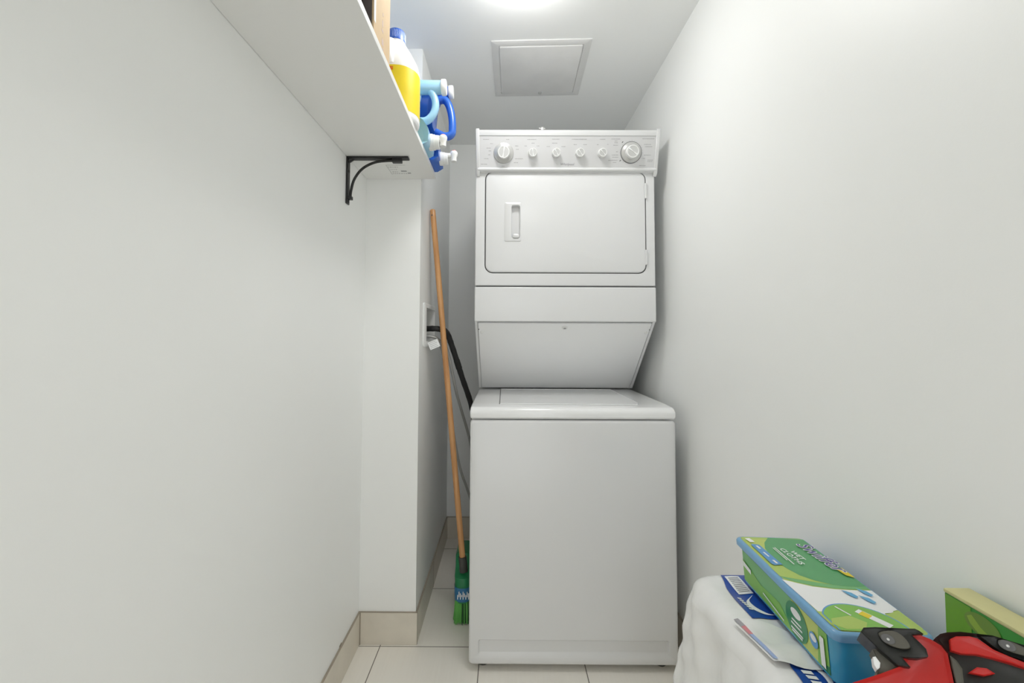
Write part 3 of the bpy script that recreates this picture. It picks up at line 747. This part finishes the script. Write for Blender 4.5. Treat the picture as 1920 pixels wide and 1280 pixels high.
# white bar-code field, swoosh and small lettering on the blue print
sheet(rows(lambda y: .4480, lambda y: .4760, .838, .892, 10, 6), M['white'], 'barcode_field', band, .0022)
b = MB()
for k in range(9):
    y = .844 + k * .005; x0 = .452; b.add([(x0, y, surf(x0, y) + .0030), (.472, y, surf(.472, y) + .0030), (.472, y + .0022, surf(.472, y) + .0030), (x0, y + .0022, surf(x0, y) + .0030)], [[0, 1, 2, 3]])
b.build('barcode', M['greyp'], band)
b = MB(); sw = spline([(.470, .832, 0), (.452, .815, 0), (.449, .792, 0), (.460, .775, 0), (.478, .770, 0)], 6)
vs_ = []; fs = []
for i, q in enumerate(sw):
    w_ = .0008 + .0048 * math.sin(math.pi * i / (len(sw) - 1))
    for s_ in (-1, 1): vs_.append((q.x + s_ * w_ * .8, q.y + s_ * w_ * .3, surf(q.x, q.y) + .0026))
for i in range(len(sw) - 1): fs.append([2 * i, 2 * i + 1, 2 * i + 3, 2 * i + 2])
b.add(vs_, fs)
for k in range(6):
    y = .826 - k * .0075; b.add([(.438, y, surf(.438, y) + .0026), (.4445, y - .001, surf(.444, y) + .0026), (.4445, y - .005, surf(.444, y) + .0026), (.438, y - .004, surf(.438, y) + .0026)], [[0, 1, 2, 3]])
b.build('swoosh', M['white'], band)
b = MB()
for k in range(8):
    y = .648 - k * .010; b.add([(.434, y, surf(.434, y) + .0026), (.448, y - .002, surf(.448, y) + .0026), (.448, y - .0085, surf(.448, y) + .0026), (.434, y - .0065, surf(.434, y) + .0026)], [[0, 1, 2, 3]])
vs_ = []; fs = []
sw = [Vector((.452 + .010 * math.sin(t * 3.1), .660 - .05 * t, 0)) for t in [i / 10 for i in range(11)]]
for i, q in enumerate(sw):
    w_ = .0006 + .004 * math.sin(math.pi * i / 10)
    for s_ in (-1, 1): vs_.append((q.x + s_ * w_, q.y, surf(q.x, q.y) + .0026))
for i in range(10): fs.append([2 * i, 2 * i + 1, 2 * i + 3, 2 * i + 2])
b.add(vs_, fs); b.build('swoosh', M['white'], band2)
# folded flap of film with a printed seam, lying across the gap in the blue print
b = MB(); vs_ = []; fs = []; nu, nv = 22, 10
for i in range(nu + 1):
    u = i / nu
    for k in range(nv + 1):
        v = k / nv
        x = .3925 + .105 * v + .010 * u * (1 - v); y = .760 - .100 * u - .045 * v * (1 - u * .4)
        z = surf(max(x, PX0 + .006), y) + .005 + .0035 * math.sin(9 * u + 5 * v) * math.sin(math.pi * v) + .004 * (1 - v)
        vs_.append((x, y, z))
for i in range(nu):
    for k in range(nv): a = i * (nv + 1) + k; fs.append([a, a + 1, a + nv + 2, a + nv + 1])
b.add(vs_, fs); fl = b.build('film_flap', M['film'], pk, sharp=80)
b = MB()
for j, (u0, u1, mi) in enumerate(((0.02, .22, 0), (.22, .42, 1), (.42, .98, 2))):
    P_ = []
    for u in (u0, (u0 + u1) / 2, u1):
        i = int(u * nu)
        for v_ in (.02, .075):
            x = .3925 + .105 * v_ + .010 * u * (1 - v_); y = .760 - .100 * u - .045 * v_ * (1 - u * .4)
            z = surf(max(x, PX0 + .006), y) + .0068 + .0035 * math.sin(9 * u + 5 * v_) * math.sin(math.pi * v_) + .004 * (1 - v_); P_.append((x, y, z))
    b.add(P_, [[0, 1, 3, 2], [2, 3, 5, 4]], mi)
b.build('seam_print', [M['greyp'], M['pinkp'], M['bluep']], fl)

# ------------------------------------------------------------------ wet cloth tub on the pack
TBZ = .620
tb = root('wet_cloth_box', (.5215, .735, TBZ), 'green and blue box of wet mopping cloths lying on the white paper pack', 'box', math.radians(-3.4))
TW, TL, TH = .128, .281, .0815
b = MB()
for k in range(1): pass
b.loft([[(q[0], q[1], z) for q in rr(0, 0, TW - 2 * i_, TL - 2 * i_, r_, 6)] for z, i_, r_ in ((0, .010, .014), (.002, .008, .015), (.055, .0045, .016), (.064, .0035, .016), (.067, .002, .016), (.074, .002, .016))])
tub = b.build('tub', M['boxblue'], tb, local=True)
b = MB(); b.loft([[(q[0], q[1], z) for q in rr(0, 0, TW + 2 * i_, TL + 2 * i_, .012, 6)] for z, i_ in ((.0665, 0), (.0675, .002), (.0745, .0025), (.0775, .0015), (.0795, -.001))])
rim = b.build('rim', M['rimblue'], tub, local=True)
# printed film on the top: flat printing, layer over layer
zt = .0796; b = MB(); lay = [0]
def flat(poly, mi, up=None):
    lay[0] += 1; z = zt + .00012 * lay[0]
    b.add([(u_, v_, z) for u_, v_ in poly], [list(range(len(poly)))], mi)
mats_ = [M[k] for k in ('lime', 'leaf', 'midg', 'white', 'bright', 'prblue', 'yolime', 'dropb', 'yellow', 'deepg')]
W_, L_ = .060, .1375
flat(rr(0.001, 0, 2 * W_, 2 * L_, .008, 5), 0)
flat(rr(-.030, .085, .055, .09, .02, 5), 6)
edge = [(-.060, -.006), (-.045, -.013), (-.025, -.020), (0, -.027), (.03, -.031), (.061, -.031)]
flat([(-.060, -.006), (-.045, -.019), (-.022, -.029), (.008, -.034), (.035, -.035), (.061, -.034), (.061, .02), (-.02, .03)], 2)
flat([(-.060, -.004), (-.035, -.012), (-.010, -.019), (.010, -.024), (.010, .03), (-.060, .03)], 0)
ell = []
for k in range(41):
    t = k / 40; a = math.radians(100 + 160 * t)
    ell.append((.062 + .102 * math.cos(a) * (1 if t < .5 else 1), .058 + .088 * math.sin(a)))
ell = [(min(max(u_, -.06), .061), min(v_, L_ - .001)) for u_, v_ in ell]
flat([(.061, L_ - .004)] + [(-.004, L_ - .001), (-.022, .115), (-.033, .092), (-.038, .067), (-.038, .042), (-.034, .020), (-.025, .000), (-.010, -.014), (.008, -.023), (.032, -.027), (.061, -.026)], 1)
flat([(-.0625, -.014), (-.045, -.023), (-.025, -.032), (.005, -.037), (.035, -.038), (.061, -.037), (.061, -.085), (.052, -.088), (.050, -.092), (.036, -.094), (.034, -.098), (.020, -.100), (-.02, -.100), (-.058, -.098)], 3)
flat([(-.0600, -.096), (-.02, -.100), (.020, -.101), (.034, -.098), (.052, -.090), (.061, -.086), (.061, -.125), (.05, -.137), (-.05, -.137), (-.060, -.125)], 0)
def arcp(cx_, cy_, R, a0, a1, n=24): return [(cx_ + R * math.cos(math.radians(a0 + (a1 - a0) * k / n)), cy_ + R * math.sin(math.radians(a0 + (a1 - a0) * k / n))) for k in range(n + 1)]
cl_ = lambda pl: [(min(max(u_, -.060), .061), max(v_, -.1365)) for u_, v_ in pl]
flat(cl_(arcp(-.010, -.128, .0530, -12, 150) + [(-.056, -.1365), (.040, -.1365)]), 5)
flat(cl_(arcp(-.010, -.128, .0510, -12, 150) + [(-.054, -.1365), (.038, -.1365)]), 4)
flat([(-.050, -.112), (-.020, -.104), (-.006, -.118), (-.018, -.132), (-.044, -.134), (-.057, -.124)], 0)
def rot_rect(cu, cv, l, w, a): ca, sa = math.cos(a), math.sin(a); return [(cu + x * ca - y * sa, cv + x * sa + y * ca) for x, y in ((-l / 2, -w / 2), (l / 2, -w / 2), (l / 2, w / 2), (-l / 2, w / 2))]
flat(rot_rect(.010, -.108, .040, .012, -1.0), 3); flat(rot_rect(.004, -.101, .012, .0125, -1.0), 8)
flat(rot_rect(-.022, -.094, .022, .0025, -1.15), 3)
flat([(-.051, .106), (-.038, .103), (-.0350, .032), (-.050, .029), (-.053, .034), (-.0535, .100)], 5)
flat(rot_rect(-.0445, .093, .012, .004, -1.5), 3); flat(rot_rect(-.0445, .066, .016, .003, -1.5), 3); flat(rot_rect(-.043, .040, .012, .004, -1.5), 3)
flat(rot_rect(-.047, .120, .016, .010, -1.4), 3)
for (du, dv) in ((.022, -.052), (.048, -.046), (.038, -.065)):
    flat([(du - .010 + .0, dv + .011), (du + .001, dv + .004), (du + .004, dv - .006), (du - .002, dv - .010), (du - .0065, dv - .003)], 7)
flat([(.047, .022), (.060, .026), (.060, -.004), (.050, .002)], 8)
pr_ = b.build('top_print', mats_, tub, local=True)
zz = zt + .00012 * (lay[0] + 1)
def toptext(s, u_, v_, size, m_, name, dz=0, shear=0, off=0, sx=1.0, rot=0):
    fm = frame((u_, v_, zz + dz), (math.sin(rot), -math.cos(rot), 0), (1 * math.cos(rot), math.sin(rot), 0))
    return text(name, s, size, m_, fm, pr_, local=True, extrude=.0001, shear=shear, offset=off, sx=sx)
toptext('Swiffer', .043, .111, .036, M['white'], 'brand_outline', 0, .2, .0011, .98, .10)
toptext('Swiffer', .043, .111, .036, M['purp'], 'brand_name', .0003, .2, -.0002, .98, .10)
toptext('WET', .0085, .080, .013, M['white'], 'lettering', 0, 0, .0001, 1.1, .08)
toptext('CLOTHS', -.0055, .089, .0135, M['white'], 'lettering', 0, 0, .0001, 1.1, .08)
b = MB()
for k, (u_, v0, v1) in enumerate(((-.0155, .092, .032), (-.0195, .090, .045))):
    b.box(u_ - .0008, u_ + .0008, v1, v0, zz, zz + .0002, 0)
b.build('fine_print', M['white'], pr_, local=True)
# printed sleeve down the left side
b = MB(); lay2 = [0]
def side(poly, mi):
    lay2[0] += 1
    vs_ = [(-(TW / 2 - .0085 + .0045 * (h_ / .060)) - .0006 - .00014 * lay2[0], v_, h_) for v_, h_ in poly]
    b.add(vs_, [list(range(len(poly)))], mi)
side([(-.118, .006), (-.118, .062), (.122, .062), (.122, .006)], 2)
side([(-.118, .006), (-.118, .062), (-.035, .062), (-.045, .006)], 6)
side([(-.118, .006), (-.118, .062), (-.100, .062), (-.092, .006)], 4)
side([(.122, .045), (.060, .030), (.000, .034), (-.030, .012), (-.030, .006), (.122, .006)], 4)
side([(-.118, .018), (-.105, .012), (-.100, .006), (-.118, .006)], 9)
el2 = [(-.046 + .028 * math.cos(2 * math.pi * k / 24), .033 + .028 * math.sin(2 * math.pi * k / 24) ) for k in range(24)]
side(el2, 9)
side([(-.046 + .013 * math.cos(2 * math.pi * k / 16), .045 + .007 * math.sin(2 * math.pi * k / 16)) for k in range(16)], 3)
for (hh, l) in ((.030, .024), (.024, .028), (.016, .030), (.012, .026)): side([(-.046 - l / 2, hh), (-.046 + l / 2, hh), (-.046 + l / 2, hh + .0028), (-.046 - l / 2, hh + .0028)], 3)
side([(-.088 + .010 * math.cos(2 * math.pi * k / 16), .034 + .011 * math.sin(2 * math.pi * k / 16)) for k in range(16)], 5)
side([(-.088 + .007 * math.cos(2 * math.pi * k / 16), .037 + .005 * math.sin(2 * math.pi * k / 16)) for k in range(16)], 3)
side([(-.112, .010), (-.1025, .010), (-.1025, .048), (-.105, .052), (-.112, .052)], 3)
side([(.118, .034), (.118, .043), (.090, .039), (.090, .031)], 3)
side([(.050, .020), (.050, .0225), (-.012, .014), (-.012, .0115)], 3)
b.build('side_print', mats_, tub, local=True)

# ------------------------------------------------------------------ upright green box against the wall
gb = root('green_box', (.60, .50, PZ), 'flat green box with cream top edge standing upright against the right wall', 'box')
gx0, gx1, gy0, gy1, gz = .581, .6145, .375, .581, .7695
b = MB(); b.box(gx0, gx1, gy0, gy1, PZ + .004, gz - .003, .0015, 1); b.box(gx0 - .001, gx1, gy0 - .001, gy1 + .001, gz - .005, gz, .002, 0)
cart = b.build('carton', [M['cream'], M['gface']], gb)
b = MB(); x_ = gx0 - .0003
def gp(poly, mi, k): b.add([(gx0 - .0003 - .0002 * k, y_, z_) for y_, z_ in poly], [list(range(len(poly)))], mi)
gp([(gy1 - .001, gz - .006), (gy1 - .001, PZ + .006), (.547, PZ + .006), (.549, gz - .006)], 0, 1)
gp([(.5365 + .0200 * math.cos(t), .7490 + .0130 * math.sin(t) + .0 * math.cos(t)) for t in [2 * math.pi * k / 28 for k in range(28)]], 2, 2)
gp([(.5535, .7515), (.548, .7560), (.538, .7470), (.5265, .7415), (.520, .7465), (.5175, .7430), (.527, .7365), (.541, .7385), (.550, .7450)], 1, 3)
b.build('front_print', [M['gstripe'], M['leafl'], M['leafs']], cart)

# ------------------------------------------------------------------ red and black plastic case, nearest the camera
tc = root('plastic_case', (.47, .45, PZ), 'red plastic tool case with black screwed corner pieces nearest the camera', 'tool case')
YT = .470
def ccw(pl):
    a = sum(pl[k - 1][0] * pl[k][1] - pl[k][0] * pl[k - 1][1] for k in range(len(pl)))
    return pl if a > 0 else pl[::-1]
def smooth(pl, sub=4):
    n = len(pl); out = []
    for i in range(n):
        p = [Vector(pl[(i + k - 1) % n]) for k in range(4)]
        for k in range(sub):
            t = k / sub; q = .5 * ((2 * p[1]) + (p[2] - p[0]) * t + (2 * p[0] - 5 * p[1] + 4 * p[2] - p[3]) * t * t + (3 * p[1] - p[0] - 3 * p[2] + p[3]) * t ** 3)
            out.append((q.x, q.y))
    return out
TN = Vector((-.35618, -.62856, .69141)); TA = Vector((.87002, -.49301, 0)); TB = Vector((.34087, .60154, .72246)); TO = Vector((.44, .48, .765))
TILT = lambda a, c_, d_: tuple(TO + TA * a + TB * c_ - TN * d_)       # the case leans back against the cloth box
def plate_(poly, d0, d1, bev, sub=0, rnd=False): return MB().prism(ccw(smooth(poly, 4) if rnd else poly), TILT, d0, d1, bev, nb=4)
red = [(-.0746, -.0664), (-.0545, -.05), (-.0301, -.0346), (-.013, -.023), (-.0038, -.0082), (.0032, .0107), (.0111, .0136), (.0193, .0121), (.0269, .0086), (.0304, .0039), (.0290, -.03), (.0186, -.052), (-.04, -.085)]
shell = plate_(red, 0, .030, .004).build('shell', M['toolred'], tc, sharp=60)
cap = [(-.0416, -.0002), (-.0385, .0049), (-.0277, .0086), (.0006, .0155), (.0071, .0174), (.0104, .0164), (.0134, .0143), (.0031, .0102), (.0082, .0053), (.0127, .0003), (.013, -.0063), (.0041, -.011), (-.0092, -.0142), (-.0037, -.021), (-.0142, -.0229), (-.0267, -.0139)]
c1 = plate_(cap, -.004, .030, .0016).build('corner_cap', M['toolblk'], shell, sharp=60)
def recess(cap_, hole, screw, d):
    cxh = sum(q[0] for q in hole) / len(hole); cyh = sum(q[1] for q in hole) / len(hole); h_ = ccw(smooth(hole, 5))
    sc_ = lambda k: [(cxh + (q[0] - cxh) * k, cyh + (q[1] - cyh) * k) for q in h_]
    MB().loft([[TILT(*q, d + .0002) for q in sc_(1.15)], [TILT(*q, d - .0009) for q in sc_(1.08)], [TILT(*q, d - .0004) for q in sc_(.9)], [TILT(*q, d - .0001) for q in sc_(.7)]], 0, False, True).build('screw_recess', M['toolgry'], cap_)
    MB().lathe([(.0048, -.0002), (.0044, -.0008), (.0003, -.0009)], lambda a, c, h: TILT(screw[0] + a * 1.3, screw[1] + c + .0006, d + h), 20).build('screw_hole', M['gap'], cap_)
    MB().lathe([(.0015, -.0008), (.0013, -.0018), (.0002, -.0020)], lambda a, c, h: TILT(screw[0] + a, screw[1] + c, d + h), 12).build('screw', M['silver'], cap_)
recess(c1, [(-.024, .003), (-.0132, .0083), (-.0056, .006), (-.0017, -.0012), (-.0076, -.005), (-.0185, -.0044)], (-.0185, -.0008), -.004)
plate_([(-.0325, -.0125), (-.0248, -.0106), (-.0125, -.0214), (-.0194, -.0290), (-.0324, -.0354), (-.0286, -.0256)], .002, .028, .0012).build('rubber_strap', M['toolgry'], tc)
plate_([(-.0341, -.0211), (-.0317, -.0199), (-.0285, -.0246), (-.0296, -.0293), (-.0323, -.032), (-.0343, -.0279)], -.002, .010, .0008).build('clip', M['white'], tc)
hous = [(.0232, .0143), (.028, .0192), (.0341, .0225), (.0453, .0264), (.0702, .0305), (.0942, .0284), (.114, .0177), (.110, -.01), (.0983, -.032), (.06, -.050), (.027, -.0607), (.0300, -.03), (.0305, .0025)]
hous = plate_(hous, -.002, .032, .003).build('housing', M['toolblk'], tc, sharp=60)
trim = [(.0343, .0157), (.0397, .0198), (.0506, .0231), (.0565, .0229), (.0665, .0161), (.0771, .0135), (.0892, .0111), (.0879, .0067), (.0773, .0077), (.0644, .0081), (.0527, .0076), (.0402, .0046), (.0327, .0051)]
plate_(trim, -.005, .005, .0014).build('red_trim', M['toolred'], hous, sharp=60)
cap2 = [(.0591, .0252), (.0697, .0284), (.0936, .0264), (.104, .0189), (.1007, .0083), (.0897, .013), (.0754, .0143), (.0671, .0186)]
c2 = plate_(cap2, -.006, .005, .0014).build('corner_cap', M['toolblk'], hous, sharp=60)
recess(c2, [(.0735, .0253), (.0808, .027), (.091, .0237), (.0933, .019), (.0838, .0179), (.075, .0197)], (.0775, .0222), -.006)
plate_([(.0312, .0004), (.0352, -.003), (.0378, -.009), (.0355, -.0252), (.0300, -.0335), (.0305, -.01)], -.004, .004, .001).build('side_rib', M['toolgry'], hous)
plate_([(.0424, -.0106), (.0499, -.0037), (.0571, -.0023), (.0624, -.005), (.0541, -.0095)], -.0035, .004, .001).build('release_button', M['toolred'], hous)
# the deep body under the lid, resting on the paper pack
b = MB(); b.box(-.040, .095, -.075, -.045, .008, .060, .006, tf=TILT); b.box(.385, .530, .330, .455, PZ + .006, PZ + .070, .010, 0)
b.build('body', M['toolred'], tc)
